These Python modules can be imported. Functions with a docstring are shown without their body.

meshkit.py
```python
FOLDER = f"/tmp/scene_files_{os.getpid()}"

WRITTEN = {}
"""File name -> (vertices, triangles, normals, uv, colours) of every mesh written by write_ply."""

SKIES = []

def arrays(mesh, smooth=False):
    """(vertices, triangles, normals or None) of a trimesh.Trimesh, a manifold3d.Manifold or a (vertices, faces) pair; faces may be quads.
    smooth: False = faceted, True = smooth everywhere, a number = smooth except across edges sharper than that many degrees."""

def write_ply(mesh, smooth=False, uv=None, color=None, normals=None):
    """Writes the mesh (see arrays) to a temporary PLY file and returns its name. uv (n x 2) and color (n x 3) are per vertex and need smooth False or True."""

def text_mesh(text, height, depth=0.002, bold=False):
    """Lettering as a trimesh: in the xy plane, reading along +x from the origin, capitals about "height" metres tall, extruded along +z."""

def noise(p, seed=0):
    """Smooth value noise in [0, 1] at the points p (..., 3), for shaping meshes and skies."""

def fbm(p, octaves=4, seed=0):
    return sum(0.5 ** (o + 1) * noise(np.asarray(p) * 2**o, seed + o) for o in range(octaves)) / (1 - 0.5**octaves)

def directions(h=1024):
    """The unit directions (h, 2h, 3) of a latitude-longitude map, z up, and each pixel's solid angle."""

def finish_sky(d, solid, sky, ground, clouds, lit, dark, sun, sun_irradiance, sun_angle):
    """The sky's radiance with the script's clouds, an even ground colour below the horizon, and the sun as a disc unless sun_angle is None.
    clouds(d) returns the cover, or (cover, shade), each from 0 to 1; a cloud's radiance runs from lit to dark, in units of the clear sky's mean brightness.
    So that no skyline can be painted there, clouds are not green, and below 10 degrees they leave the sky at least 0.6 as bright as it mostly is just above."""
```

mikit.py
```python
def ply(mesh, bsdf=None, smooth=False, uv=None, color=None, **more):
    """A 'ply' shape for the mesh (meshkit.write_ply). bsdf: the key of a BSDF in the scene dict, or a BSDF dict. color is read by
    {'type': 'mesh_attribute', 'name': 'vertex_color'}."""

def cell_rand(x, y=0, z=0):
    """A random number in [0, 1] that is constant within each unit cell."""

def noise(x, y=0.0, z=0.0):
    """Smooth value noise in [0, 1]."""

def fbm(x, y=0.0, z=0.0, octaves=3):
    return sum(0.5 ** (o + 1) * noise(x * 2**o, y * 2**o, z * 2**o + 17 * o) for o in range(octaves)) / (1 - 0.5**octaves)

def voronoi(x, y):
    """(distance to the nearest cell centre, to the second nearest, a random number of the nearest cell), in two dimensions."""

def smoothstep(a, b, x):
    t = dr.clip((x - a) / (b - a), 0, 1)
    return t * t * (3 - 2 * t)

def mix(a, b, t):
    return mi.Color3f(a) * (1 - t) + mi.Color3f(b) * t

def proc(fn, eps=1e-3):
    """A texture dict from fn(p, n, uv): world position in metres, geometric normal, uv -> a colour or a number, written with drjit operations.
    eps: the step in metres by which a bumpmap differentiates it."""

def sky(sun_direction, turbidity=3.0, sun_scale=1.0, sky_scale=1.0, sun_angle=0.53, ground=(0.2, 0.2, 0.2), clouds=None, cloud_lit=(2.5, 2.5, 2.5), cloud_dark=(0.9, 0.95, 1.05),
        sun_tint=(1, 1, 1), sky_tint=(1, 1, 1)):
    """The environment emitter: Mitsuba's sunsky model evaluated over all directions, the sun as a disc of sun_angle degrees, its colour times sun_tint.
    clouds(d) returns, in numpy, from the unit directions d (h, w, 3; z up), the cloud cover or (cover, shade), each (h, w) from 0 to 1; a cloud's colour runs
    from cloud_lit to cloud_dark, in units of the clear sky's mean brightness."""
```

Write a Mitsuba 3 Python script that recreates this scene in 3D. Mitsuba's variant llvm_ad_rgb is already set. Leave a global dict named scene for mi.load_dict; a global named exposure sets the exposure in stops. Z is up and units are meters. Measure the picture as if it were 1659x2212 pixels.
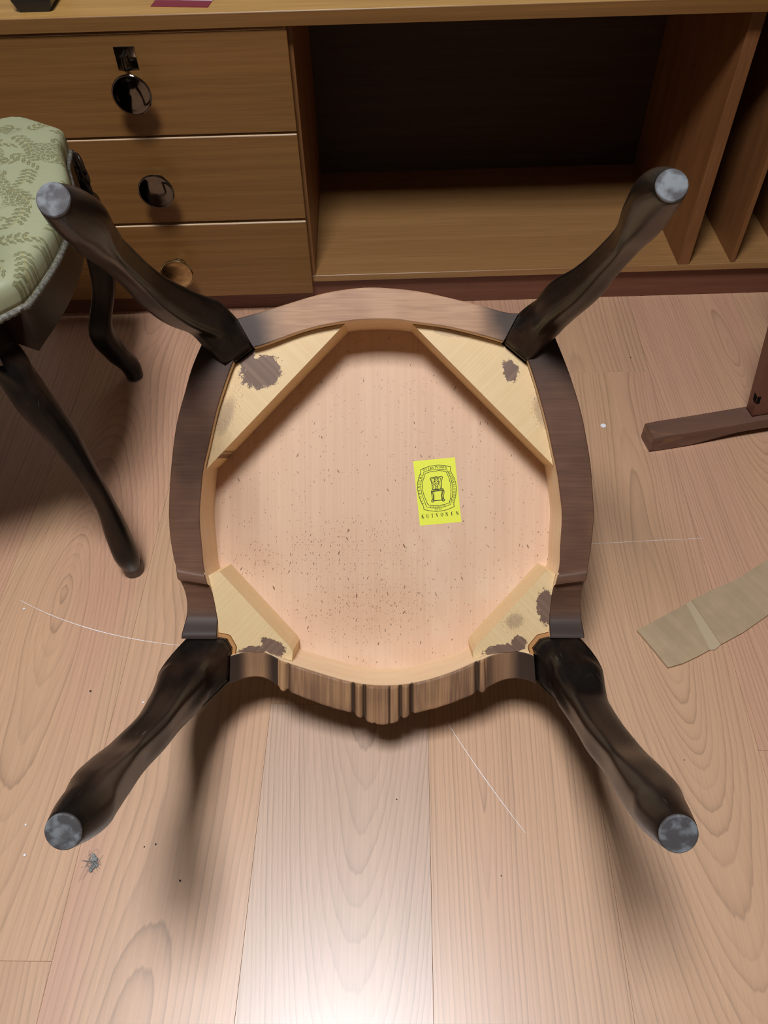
import math, random
import numpy as np
import trimesh
import shapely
from shapely.geometry import Polygon, LineString, Point, box as sbox
from shapely.ops import unary_union
from scipy.interpolate import CubicSpline, PchipInterpolator
import drjit as dr
import mitsuba as mi
import mikit, meshkit
from mikit import proc, noise, fbm, voronoi, cell_rand, smoothstep, mix

random.seed(7)
RNG = np.random.default_rng(7)
T = mi.ScalarTransform4f
scene, labels = {}, {}

# ------------------------------------------------------------------ camera, light, exposure
exposure = 0.0
CAM_H, PITCH, ROLL, FOC = 0.97, math.radians(50.5), math.radians(1.72), 1750.0
CAM = np.array([0, 0, CAM_H])
FW = np.array([0, math.cos(PITCH), -math.sin(PITCH)])
UP0 = np.array([0, math.sin(PITCH), math.cos(PITCH)])
RIGHT = math.cos(ROLL) * np.array([1.0, 0, 0]) - math.sin(ROLL) * UP0
UP = math.cos(ROLL) * UP0 + math.sin(ROLL) * np.array([1.0, 0, 0])
scene['camera'] = {'type': 'perspective', 'fov': math.degrees(2 * math.atan(829.5 / FOC)), 'fov_axis': 'x', 'near_clip': 0.02, 'far_clip': 50.0,
                   'to_world': T().look_at(origin=CAM.tolist(), target=(CAM + FW).tolist(), up=UP.tolist())}
LAMP = dict(x=-0.22, y=0.10, z=2.42, w=0.46, l=0.52)     # square ceiling fitting high above the chair
LAMP_L = 86.0
LAMP_RGB = (0.97 * LAMP_L, 1.0 * LAMP_L, 1.06 * LAMP_L)

# ------------------------------------------------------------------ chair frame (the upturned chair leans on its seat edge and its back)
CSC = 0.976
CO = np.array([-0.0016, 0.5982, 0.2577])
CU = np.array([0.9993, -0.0376, -0.0039]); CU /= np.linalg.norm(CU)
CN = np.array([-0.023, -0.6877, 0.7256]); CN -= CN.dot(CU) * CU; CN /= np.linalg.norm(CN)
CV = np.cross(CN, CU)


def chair_world(P):            # local (u, v, w) -> world for the upturned chair
    P = np.asarray(P, float)
    return CO + CSC * (P[..., :1] * CU + P[..., 1:2] * CV + P[..., 2:3] * CN)


TH2 = math.radians(11.5)
EX2, EY2 = np.array([math.cos(TH2), math.sin(TH2), 0]), np.array([-math.sin(TH2), math.cos(TH2), 0])
C2 = np.array([-0.612, 0.891, 0.3842])


def chair2_world(P):           # the same chair standing on its feet
    P = np.asarray(P, float)
    return C2 + CSC * (P[..., :1] * EX2 - P[..., 1:2] * EY2 - P[..., 2:3] * np.array([0, 0, 1.0]))


# ------------------------------------------------------------------ helpers
def put(key, mesh, bsdf, smooth=False, label=None, category=None, group=None, kind=None, **kw):
    base, i = key, 0
    while key in scene:
        i += 1
        key = f'{base}_{i:03d}'
    scene[key] = mikit.ply(mesh, bsdf, smooth=smooth, **kw)
    tag(key, label, category, group, kind)
    return key


def tag(key, label=None, category=None, group=None, kind=None):
    d = {k: v for k, v in (('label', label), ('category', category), ('group', group), ('kind', kind)) if v}
    if d:
        labels[key] = d


def M(v, f):
    v, f = np.asarray(v, float), np.asarray(f, int)
    if f.shape[1] == 4:
        f = np.vstack([f[:, [0, 1, 2]], f[:, [0, 2, 3]]])
    m = trimesh.Trimesh(v, f, process=False)
    return m


def fix(m):
    m = trimesh.Trimesh(m.vertices, m.faces, process=True)
    trimesh.repair.fix_normals(m)
    return m


def bbox(x0, x1, y0, y1, z0, z1, b=0.0015):
    """A box with chamfered edges."""
    pts = []
    for sx, x in ((1, x0), (-1, x1)):
        for sy, y in ((1, y0), (-1, y1)):
            for sz, z in ((1, z0), (-1, z1)):
                pts += [(x, y + sy * b, z + sz * b), (x + sx * b, y, z + sz * b), (x + sx * b, y + sy * b, z)]
    return trimesh.convex.convex_hull(np.array(pts)) if b > 0 else trimesh.creation.box(bounds=[[x0, y0, z0], [x1, y1, z1]])


def loft(rings, cap=True):
    """Rings (n, k, 3) joined into a closed skin."""
    R = np.asarray(rings, float)
    n, k = R.shape[:2]
    i, j = np.meshgrid(np.arange(n - 1), np.arange(k), indexing='ij')
    q = np.stack([i * k + j, i * k + (j + 1) % k, (i + 1) * k + (j + 1) % k, (i + 1) * k + j], -1).reshape(-1, 4)
    v = R.reshape(-1, 3)
    f = np.vstack([q[:, [0, 1, 2]], q[:, [0, 2, 3]]])
    if cap:
        v = np.vstack([v, R[0].mean(0), R[-1].mean(0)])
        a = np.arange(k)
        f = np.vstack([f, np.stack([np.full(k, n * k), (a + 1) % k, a], 1), np.stack([np.full(k, n * k + 1), (n - 1) * k + a, (n - 1) * k + (a + 1) % k], 1)])
    return fix(M(v, f))


def resample(pts, n, closed=False):
    p = np.asarray(pts, float)
    if closed:
        p = np.vstack([p, p[:1]])
    d = np.r_[0, np.cumsum(np.linalg.norm(np.diff(p, axis=0), axis=1))]
    t = np.linspace(0, d[-1], n, endpoint=not closed)
    return np.stack([np.interp(t, d, p[:, k]) for k in range(p.shape[1])], 1)


def smooth_curve(pts, n):
    p = np.asarray(pts, float)
    d = np.r_[0, np.cumsum(np.linalg.norm(np.diff(p, axis=0), axis=1))]
    s = CubicSpline(d, p)(np.linspace(0, d[-1], 400))
    return resample(s, n)


def extrude(poly, z0, z1):
    ms = [trimesh.creation.extrude_polygon(g, z1 - z0, engine='earcut') for g in getattr(poly, 'geoms', [poly]) if g.area > 1e-9]
    m = trimesh.util.concatenate(ms)
    m.apply_translation([0, 0, z0])
    return m


def moved(m, fn):
    return trimesh.Trimesh(fn(np.array(m.vertices)), m.faces, process=False)


def tube(path, rad, k=8, closed=False, cap=True):
    p = np.asarray(path, float)
    t = np.gradient(p, axis=0)
    if closed:
        t = np.roll(p, -1, 0) - np.roll(p, 1, 0)
    t /= np.linalg.norm(t, axis=1, keepdims=True)
    ref = np.array([0, 0, 1.0]) if abs(t[:, 2]).mean() < 0.8 else np.array([1.0, 0, 0])
    a = np.cross(t, ref); a /= np.linalg.norm(a, axis=1, keepdims=True)
    b = np.cross(t, a)
    ang = np.arange(k) * 2 * np.pi / k
    rad = np.broadcast_to(rad, (len(p),))[:, None, None]
    R = p[:, None] + rad * (np.cos(ang)[None, :, None] * a[:, None] + np.sin(ang)[None, :, None] * b[:, None])
    if closed:
        R = np.concatenate([R, R[:1]])
    return loft(R, cap and not closed)


# ------------------------------------------------------------------ materials
def rgb(c):
    return {'type': 'rgb', 'value': list(c)}


def s2l(r, g, b):
    return tuple((x / 255 / 12.92) if x / 255 < 0.04 else ((x / 255 + 0.055) / 1.055) ** 2.4 for x in (r, g, b))


def mat(name, color, rough=0.5, spec=0.5, metallic=0.0, bump=None, bump_scale=1.0, **kw):
    b = {'type': 'principled', 'base_color': color if isinstance(color, dict) else rgb(color), 'roughness': rough, 'metallic': metallic, **kw}
    if metallic == 0:
        b['specular'] = spec
    if bump:
        b = {'type': 'bumpmap', 'nested': proc(bump), 'bsdf': b, 'scale': bump_scale}
        b = {'type': 'bumpmap', 'texture': proc(bump), 'bsdf': b['bsdf'], 'scale': bump_scale}
    scene[name] = {'type': 'twosided', 'bsdf': b}
    return name


PW, PL, PANG = 0.204, 1.28, math.radians(2.3)      # laminate boards
PC, PS = math.cos(PANG), math.sin(PANG)
BX0 = -0.158 - 0.4 * PS                               # a joint runs through (-0.158, 0.4)
JOINT = {0: 0.482, 2: 1.132, 3: 0.424, -2: 0.181, -1: 0.86, 1: -0.25, -3: 0.55, 4: 0.9}


def board_coords(x, y):
    return (x - BX0) * PC - y * PS, (x - BX0) * PS + y * PC


def joint_of(col):
    return JOINT.get(col, (abs(col) * 0.37) % PL)


def floor_color(p, n, uv):
    bx = (p.x - BX0) * PC - p.y * PS
    by = (p.x - BX0) * PS + p.y * PC
    col = dr.floor(bx / PW)
    off = mi.Float(0)
    for c in range(-12, 13):
        off = dr.select(col == c, joint_of(c), off)
    row = dr.floor((by - off) / PL)
    r1, r2, r3 = cell_rand(col, row, 11), cell_rand(col, row, 12), cell_rand(col, row, 13)
    lx = bx - (col + 0.5) * PW
    wob = (noise(by * 1.5 + r1 * 71, lx * 4, r2 * 9) - 0.5) * 0.06 + (noise(by * 5 + r2 * 31, lx * 10, r1 * 5) - 0.5) * 0.008
    dx = lx - (r1 - 0.5) * 0.13 + wob
    # how deep below the board's face the heart of the log runs: it rises and falls, which closes the rings to long flames
    hz = noise(by * 0.9 + r3 * 53, r1 * 7) - 0.5
    dz = 0.004 + 0.36 * dr.abs(hz) + 0.012 * noise(by * 9 + r1 * 90, lx * 20)
    rad = dr.sqrt(dx * dx + dz * dz * 0.35) + 0.10 * hz
    q = rad / 0.0054 + 1.3 * noise(rad * 60, r2 * 40) + 0.12 * noise(lx * 300, by * 30)
    k = dr.floor(q)
    t = q - k
    strength = 0.25 + 0.75 * cell_rand(k, r1 * 97, 3)
    line = (t * t * t * t * t * smoothstep(1.0, 0.9, t) * 1.25 + 0.22 * t) * strength
    pore = noise(lx * 1500, by * 30, r1 * 13)
    pore2 = noise(lx * 420, by * 5, r2 * 13)
    tone = 0.97 + 0.06 * r2
    pink = mix((0.555, 0.330, 0.192), (0.53, 0.287, 0.186), 0.7 * smoothstep(0.35, 0.7, noise(lx * 13 + r1 * 5, by * 0.9, r3 * 9)))
    pale = dr.select((col == 0) & (row == -1), mi.Float(1), mi.Float(0)) + dr.select((col == 1) & (row == -1), mi.Float(0.35), mi.Float(0))
    c = mix(pink, (0.55, 0.385, 0.275), 0.7 * pale)
    shade = (1 - 0.34 * line) * (0.90 + 0.10 * pore) * (0.92 + 0.11 * pore2) * tone * (0.95 + 0.1 * fbm(lx * 20, by * 3, r1 * 50))
    return c * shade


def floor_rough(p, n, uv):
    return 0.34 + 0.05 * fbm(p.x * 30, p.y * 30, 0.5)


mat('mat_laminate', proc(floor_color), 0.37, 1.0)
mat('mat_underlay', (0.25, 0.15, 0.10), 0.8)


def veneer(base, dark, sx, sy, sz, amt=1.0):
    base, dark = tuple(base), tuple(dark)

    def fn(p, n, uv):
        a = fbm(p.x * sx, p.y * sy, p.z * sz)
        b = noise(p.x * sx * 5, p.y * sy * 7, p.z * sz * 7)
        c = noise(p.x * sx * 0.6 + 3, p.y * sy * 0.25, p.z * sz * 0.22)
        return mix(base, dark, amt * dr.clip(0.9 * (a - 0.3) + 0.45 * (b - 0.35) + 0.25 * c, 0, 1))
    return proc(fn)


mat('mat_veneer', veneer((0.205, 0.092, 0.024), (0.125, 0.052, 0.013), 3.0, 60, 110), 0.42, 0.5)
mat('mat_top_veneer', veneer((0.42, 0.235, 0.07), (0.27, 0.13, 0.034), 2.5, 55, 60), 0.32, 0.5)
mat('mat_side_veneer', veneer((0.21, 0.085, 0.028), (0.125, 0.046, 0.015), 60, 60, 4.0), 0.45, 0.4)
mat('mat_plinth', veneer((0.17, 0.062, 0.034), (0.10, 0.034, 0.018), 3, 50, 90), 0.5, 0.4)
mat('mat_raw_edge', (0.74, 0.53, 0.31), 0.5, 0.5)
mat('mat_shelf_veneer', veneer((0.31, 0.16, 0.058), (0.21, 0.10, 0.034), 2.5, 55, 60), 0.4, 0.5)
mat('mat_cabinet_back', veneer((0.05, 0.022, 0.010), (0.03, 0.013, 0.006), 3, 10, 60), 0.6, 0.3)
mat('mat_chrome', (0.62, 0.60, 0.57), 0.08, metallic=1.0)
mat('mat_dark_chrome', (0.13, 0.12, 0.11), 0.07, metallic=1.0)


def brass_fn(p, n, uv):
    return mix((0.55, 0.40, 0.20), (0.28, 0.2, 0.1), fbm(p.x * 160, p.y * 160, p.z * 160))


mat('mat_brass', proc(brass_fn), 0.2, metallic=1.0)


def local(p):
    d = (p - mi.Point3f(*CO.tolist())) / CSC
    return (d.x * CU[0] + d.y * CU[1] + d.z * CU[2], d.x * CV[0] + d.y * CV[1] + d.z * CV[2], d.x * CN[0] + d.y * CN[1] + d.z * CN[2])


def local2(p):
    d = (p - mi.Point3f(*C2.tolist())) / CSC
    return (d.x * EX2[0] + d.y * EX2[1], -(d.x * EY2[0] + d.y * EY2[1]), -d.z)


def dark_wood(loc):
    def fn(p, n, uv):
        u, v, w = loc(p)
        a = fbm(u * 26, v * 26, w * 9)
        g = noise(u * 330, v * 330, w * 16)
        c = mix((0.0065, 0.0048, 0.004), (0.024, 0.0125, 0.0078), smoothstep(0.42, 0.72, a))
        s = smoothstep(0.86, 0.93, noise(u * 700 + v * 260, v * 160, w * 35)) * smoothstep(0.6, 0.75, noise(u * 40, v * 40, w * 40 + 7))
        return mix(c * (0.8 + 0.4 * g), (0.10, 0.085, 0.07), 0.4 * s)
    return fn


mat('mat_dark_wood', proc(dark_wood(local)), 0.30, 0.22)
mat('mat_dark_wood_standing', proc(dark_wood(local2)), 0.30, 0.22)


def rail_fn(p, n, uv):
    u, v, w = local(p)
    nn = n.x * CN[0] + n.y * CN[1] + n.z * CN[2]
    inward = -(n.x * CU[0] + n.y * CU[1] + n.z * CU[2]) * u - (n.x * CV[0] + n.y * CV[1] + n.z * CV[2]) * v
    au = dr.abs(u)
    rear = smoothstep(0.178, 0.182, v) * smoothstep(0.172, 0.168, au)
    front = smoothstep(-0.17, -0.174, v) * smoothstep(0.188, 0.184, au)
    side = 1 - dr.maximum(rear, front)
    big = fbm(u * 22, v * 22, 3.0)
    # saw marks: across the side rails, along the front one's depth
    saw_s = noise(u * 25, v * 900, 1.0) * 0.6 + 0.4 * noise(u * 40, v * 260, 2.0)
    saw_f = noise(u * 800, v * 35, 4.0) * 0.5 + 0.5 * noise(u * 180, v * 14, 5.0)
    saw_r = noise(u * 45, v * 700, 8.0)
    cs = mix((0.084, 0.041, 0.025), (0.170, 0.083, 0.049), dr.clip(0.55 * (saw_s - 0.25) + 0.9 * (big - 0.3), 0, 1))
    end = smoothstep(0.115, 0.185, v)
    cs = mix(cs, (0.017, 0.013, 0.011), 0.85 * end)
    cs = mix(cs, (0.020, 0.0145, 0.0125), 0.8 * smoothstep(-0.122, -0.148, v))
    wear = smoothstep(0.238, 0.249, au + 0.006 * noise(u * 90, v * 500)) * smoothstep(0.13, 0.08, v) * smoothstep(-0.06, -0.03, v)
    cs = mix(cs, (0.16, 0.075, 0.035), 0.45 * wear * noise(v * 420, u * 30))
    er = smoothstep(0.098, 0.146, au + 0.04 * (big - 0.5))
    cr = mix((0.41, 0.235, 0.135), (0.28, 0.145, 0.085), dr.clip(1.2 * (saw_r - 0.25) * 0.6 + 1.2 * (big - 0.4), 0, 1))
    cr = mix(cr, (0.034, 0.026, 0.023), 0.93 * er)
    cf = mix((0.34, 0.185, 0.09), (0.13, 0.068, 0.040), dr.clip(saw_f + 0.9 * (big - 0.5), 0, 1))
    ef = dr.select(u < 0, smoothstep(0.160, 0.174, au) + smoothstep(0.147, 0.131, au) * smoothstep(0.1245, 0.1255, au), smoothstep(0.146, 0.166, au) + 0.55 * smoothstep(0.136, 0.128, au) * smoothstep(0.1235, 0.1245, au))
    gro = dr.maximum(smoothstep(0.0034, 0.0015, dr.abs(au - 0.0345)), smoothstep(0.0034, 0.0012, dr.abs(au - 0.0212)))
    gro = dr.maximum(gro, dr.maximum(smoothstep(0.0045, 0.002, dr.abs(u - 0.1125)), smoothstep(0.0016, 0.0008, dr.abs(u - 0.0085))))
    gro = dr.maximum(gro, 0.6 * smoothstep(0.0025, 0.001, dr.abs(u + 0.111)))
    cf = mix(cf, (0.42, 0.235, 0.11), 0.6 * smoothstep(0.006, 0.004, dr.abs(u + 0.1195)))
    cf = mix(cf, (0.030, 0.018, 0.013), 0.85 * gro)
    cf = mix(cf, (0.22, 0.12, 0.065), 0.6 * smoothstep(0.124, 0.128, au))
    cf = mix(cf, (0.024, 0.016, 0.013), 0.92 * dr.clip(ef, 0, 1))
    c = cs * side + cr * rear + cf * (1 - side - rear)
    beech = mix((0.72, 0.54, 0.345), (0.66, 0.46, 0.27), fbm(u * 20, v * 20, w * 90))
    pale = smoothstep(0.0, 0.02, inward) * smoothstep(0.55, 0.45, nn) * smoothstep(0.004, -0.002, w)
    return mix(c, beech, pale)


mat('mat_rail', proc(rail_fn), 0.46, 0.2)


def rail2_fn(p, n, uv):
    u, v, w = local2(p)
    return mix((0.014, 0.0095, 0.0075), (0.045, 0.023, 0.014), fbm(u * 20, v * 20, w * 40))


mat('mat_rail_standing', proc(rail2_fn), 0.33, 0.5)

STAINS = [(-0.1441, 0.1563, 0.024, 0.019, 0.3), (0.1503, 0.1573, 0.009, 0.013, 0.25), (-0.1325, -0.1731, 0.016, 0.009, -0.5), (-0.1578, -0.178, 0.017, 0.006, 0.1),
          (0.1439, -0.1757, 0.024, 0.0075, 0.12), (0.1948, -0.1226, 0.010, 0.021, 0.1), (0.1632, -0.1668, 0.010, 0.009, 0.6), (-0.1600, 0.172, 0.012, 0.008, 0.5)]
SPECKS = [(-0.187, 0.1036, 0.016, 0.045, -0.35), (0.187, 0.1087, 0.014, 0.036, 0.35), (0.158, -0.140, 0.02, 0.016, 0.4)]
PALESTAIN = [(0.0806, 0.2015, 0.022, 0.005, -0.12)]
NAILS = [(-0.0761, 0.2009), (-0.0678, 0.1954), (-0.0862, 0.179), (-0.1807, 0.0794), (-0.1911, 0.0626), (-0.1951, 0.057), (0.0541, 0.195), (0.0597, 0.1912), (0.0735, 0.1785), (0.0791, 0.1747),
         (0.1797, 0.0765), (0.1854, 0.0654), (0.1882, 0.0626), (-0.1915, -0.0971), (-0.1973, -0.1005), (-0.186, -0.1091), (-0.1426, -0.1566), (-0.1318, -0.1624), (-0.1319, -0.1722), (0.1914, -0.093),
         (0.1942, -0.0986), (0.1803, -0.1078), (0.1699, -0.1272), (0.1375, -0.1531), (0.1251, -0.1652)]


def ell(u, v, e):
    c, s = math.cos(e[4]), math.sin(e[4])
    a, b = (u - e[0]) * c + (v - e[1]) * s, -(u - e[0]) * s + (v - e[1]) * c
    return dr.sqrt((a / e[2]) ** 2 + (b / e[3]) ** 2)


def flecks(u, v, den, levels):
    """Small dark slivers, denser where den is higher."""
    fl = mi.Float(0)
    for cs, k0, lim, asp in levels:
        x, y = u / cs, v / cs
        cx, cy = dr.floor(x), dr.floor(y)
        a = (cell_rand(cx, cy, 10 + k0) - 0.5) * 1.4
        ox, oy = x - cx - 0.3 - 0.4 * cell_rand(cx, cy, 20 + k0), y - cy - 0.3 - 0.4 * cell_rand(cx, cy, 30 + k0)
        lx, ly = ox * dr.cos(a) + oy * dr.sin(a), -ox * dr.sin(a) + oy * dr.cos(a)
        size = 0.10 + 0.22 * cell_rand(cx, cy, 40 + k0)
        r = dr.sqrt((lx * asp) ** 2 + ly ** 2) / size
        on = dr.select(cell_rand(cx, cy, 50 + k0) < den * lim, mi.Float(1), mi.Float(0))
        fl = dr.maximum(fl, on * smoothstep(1.05, 0.7, r) * (0.5 + 0.5 * cell_rand(cx, cy, 60 + k0)))
    return fl


def block_fn(p, n, uv):
    u, v, w = local(p)
    nn = n.x * CN[0] + n.y * CN[1] + n.z * CN[2]
    d = (noise(u * 260, v * 260, 1) - 0.5) * 0.35 + (noise(u * 900, v * 900, 2) - 0.5) * 0.25
    along = dr.select(u * v < 0, u + v, u - v)
    g = noise(along * 500, w * 300, 3) * 0.5 + 0.5 * fbm(u * 60, v * 60, w * 60)
    c = mix((0.665, 0.49, 0.265), (0.60, 0.41, 0.205), g)
    st = mi.Float(0)
    for e in STAINS:
        st = dr.maximum(st, smoothstep(1.08, 0.92, ell(u, v, e) + d))
    sp = mi.Float(0)
    for e in SPECKS:
        sp = dr.maximum(sp, smoothstep(1.2, 0.2, ell(u, v, e)))
    fleck = flecks(u, v, sp * 1.5, ((0.0016, 4, 0.8, 2.0), (0.0026, 5, 0.7, 2.4), (0.0042, 6, 0.5, 2.6)))
    ps = mi.Float(0)
    for e in PALESTAIN:
        ps = dr.maximum(ps, smoothstep(1.1, 0.8, ell(u, v, e) + d))
    topf = smoothstep(0.6, 0.9, nn)
    c = mix(c, (0.40, 0.28, 0.17), 0.6 * ps * topf)
    c = mix(c, mix((0.115, 0.062, 0.046), (0.16, 0.095, 0.066), noise(along * 300, 7)), 0.95 * st * topf)
    c = mix(c, (0.16, 0.09, 0.055), 0.8 * fleck * topf)
    c = mix(c, (0.20, 0.125, 0.085), 0.45 * smoothstep(0.55, 1.0, sp) * topf)
    na = mi.Float(0)
    for a, b in NAILS:
        sg = 1.0 if a * b < 0 else -1.0
        na = dr.maximum(na, smoothstep(1.2, 0.7, ell(u, v, (a, b, 0.0042, 0.0012, (math.pi / 4) * sg))))
    return mix(c, (0.14, 0.07, 0.035), 0.85 * na * smoothstep(0.8, 0.5, dr.abs(nn)))


mat('mat_block', proc(block_fn), 0.5, 0.3)


def panel_fn(p, n, uv):
    u, v, w = local(p)
    g = noise(u * 420, v * 9, 1) * 0.5 + 0.5 * fbm(u * 30 + 2 * noise(v * 6, u * 8), v * 5, 2)
    c = mix((0.665, 0.455, 0.305), (0.585, 0.375, 0.245), g)
    c = mix(c, (0.70, 0.54, 0.39), 0.45 * smoothstep(0.55, 0.8, fbm(u * 14, v * 9, 9)))
    den = smoothstep(1.35, 0.1, ell(u, v, (-0.02, -0.135, 0.105, 0.055, 0.1))) * 0.95
    den = dr.maximum(den, 0.75 * smoothstep(1.3, 0.2, ell(u, v, (-0.155, -0.075, 0.05, 0.03, -0.2))))
    den = dr.maximum(den, 0.6 * smoothstep(1.3, 0.2, ell(u, v, (-0.05, -0.06, 0.13, 0.055, 0.0))))
    den = dr.maximum(den, 0.17 + 0.0 * u)
    den = den * (0.7 + 1.1 * fbm(u * 40, v * 40, 4))
    fl = flecks(u, v, den, ((0.0034, 1, 0.42, 2.2), (0.0060, 2, 0.30, 3.0), (0.0105, 3, 0.22, 3.6)))
    c = mix(c, (0.56, 0.33, 0.20), 0.35 * den)
    return mix(c, (0.13, 0.06, 0.03), 0.92 * fl)


mat('mat_plywood', proc(panel_fn), 0.55, 0.3)
mat('mat_yellow_paper', s2l(218, 222, 72), 0.55, 0.3)
mat('mat_ink', (0.018, 0.018, 0.012), 0.6, 0.3)


def sole_fn(p, n, uv):
    a = fbm(p.x * 140, p.y * 140, p.z * 140, 4)
    return mix((0.060, 0.055, 0.055), (0.155, 0.165, 0.17), smoothstep(0.40, 0.72, a))


mat('mat_sole', proc(sole_fn), 0.62, 0.2)
mat('mat_glide_wood', (0.07, 0.042, 0.03), 0.4, 0.4)
mat('mat_raw_orange', (0.42, 0.20, 0.07), 0.5, 0.3)


def fabric_at(loc):
    def fn(p, n, uv):
        u, v, w = loc(p)
        CS = 0.046
        leaf, stem = mi.Float(0), mi.Float(0)
        vein = mi.Float(0)
        gx, gy = dr.floor(u / CS), dr.floor(v / CS)
        for a in (-1, 0, 1):
            for b in (-1, 0, 1):
                cx, cy = gx + a, gy + b
                x = u - (cx + 0.25 + 0.5 * cell_rand(cx, cy, 1)) * CS
                y = v - (cy + 0.25 + 0.5 * cell_rand(cx, cy, 2)) * CS
                an = 6.283 * cell_rand(cx, cy, 3)
                ca, sa = dr.cos(an), dr.sin(an)
                X, Y = x * ca + y * sa, -x * sa + y * ca
                Y = Y - 6.0 * X * X
                stem = dr.maximum(stem, smoothstep(0.0008, 0.0004, dr.abs(Y)) * smoothstep(0.024, 0.022, dr.abs(X)))
                for k in range(6):
                    t = -0.021 + 0.0086 * k
                    for sg in (1, -1):
                        if k > 3 and sg < 0:
                            continue
                        c2, s2 = math.cos(0.85 * sg), math.sin(0.85 * sg)
                        lx = (X - t) * c2 + Y * s2 - 0.0068
                        ly = -(X - t) * s2 + Y * c2
                        q = (lx / 0.0066) ** 2 + (ly / (0.0023 + 0.0007 * dr.sin(lx * 1100 + k))) ** 2
                        leaf = dr.maximum(leaf, smoothstep(1.15, 0.85, q))
                        vein = dr.maximum(vein, smoothstep(1.0, 0.8, q) * smoothstep(0.0006, 0.0002, dr.abs(ly)))
        f1, f2, r = voronoi(u * 170, v * 170)
        fl = fbm(u * 13 + 5, v * 13, 3)
        petal = smoothstep(0.10, 0.22, f2 - f1) * smoothstep(0.60, 0.63, fl)
        thread = noise(u * 2600, v * 500) * 0.5 + 0.5 * noise(u * 500, v * 2600)
        base = mix((0.265, 0.275, 0.16), (0.315, 0.315, 0.19), thread)
        lc = mix((0.095, 0.09, 0.035), (0.15, 0.145, 0.07), noise(u * 300, v * 300))
        c = mix(base, lc, 0.8 * dr.maximum(leaf, 0.85 * petal))
        c = mix(c, (0.30, 0.28, 0.14), 0.6 * vein)
        return mix(c, (0.30, 0.24, 0.07), 0.6 * stem * (1 - leaf))
    return fn


fab2 = fabric_at(local2)
mat('mat_brocade', proc(fab2), 0.42, 0.5, sheen=0.4)
mat('mat_brocade_plain', (0.45, 0.46, 0.28), 0.5, 0.5)


def gimp_fn(p, n, uv):
    u, v, w = local2(p)
    return mix((0.045, 0.04, 0.032), (0.19, 0.175, 0.14), noise(u * 420, v * 420, w * 420))


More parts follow.
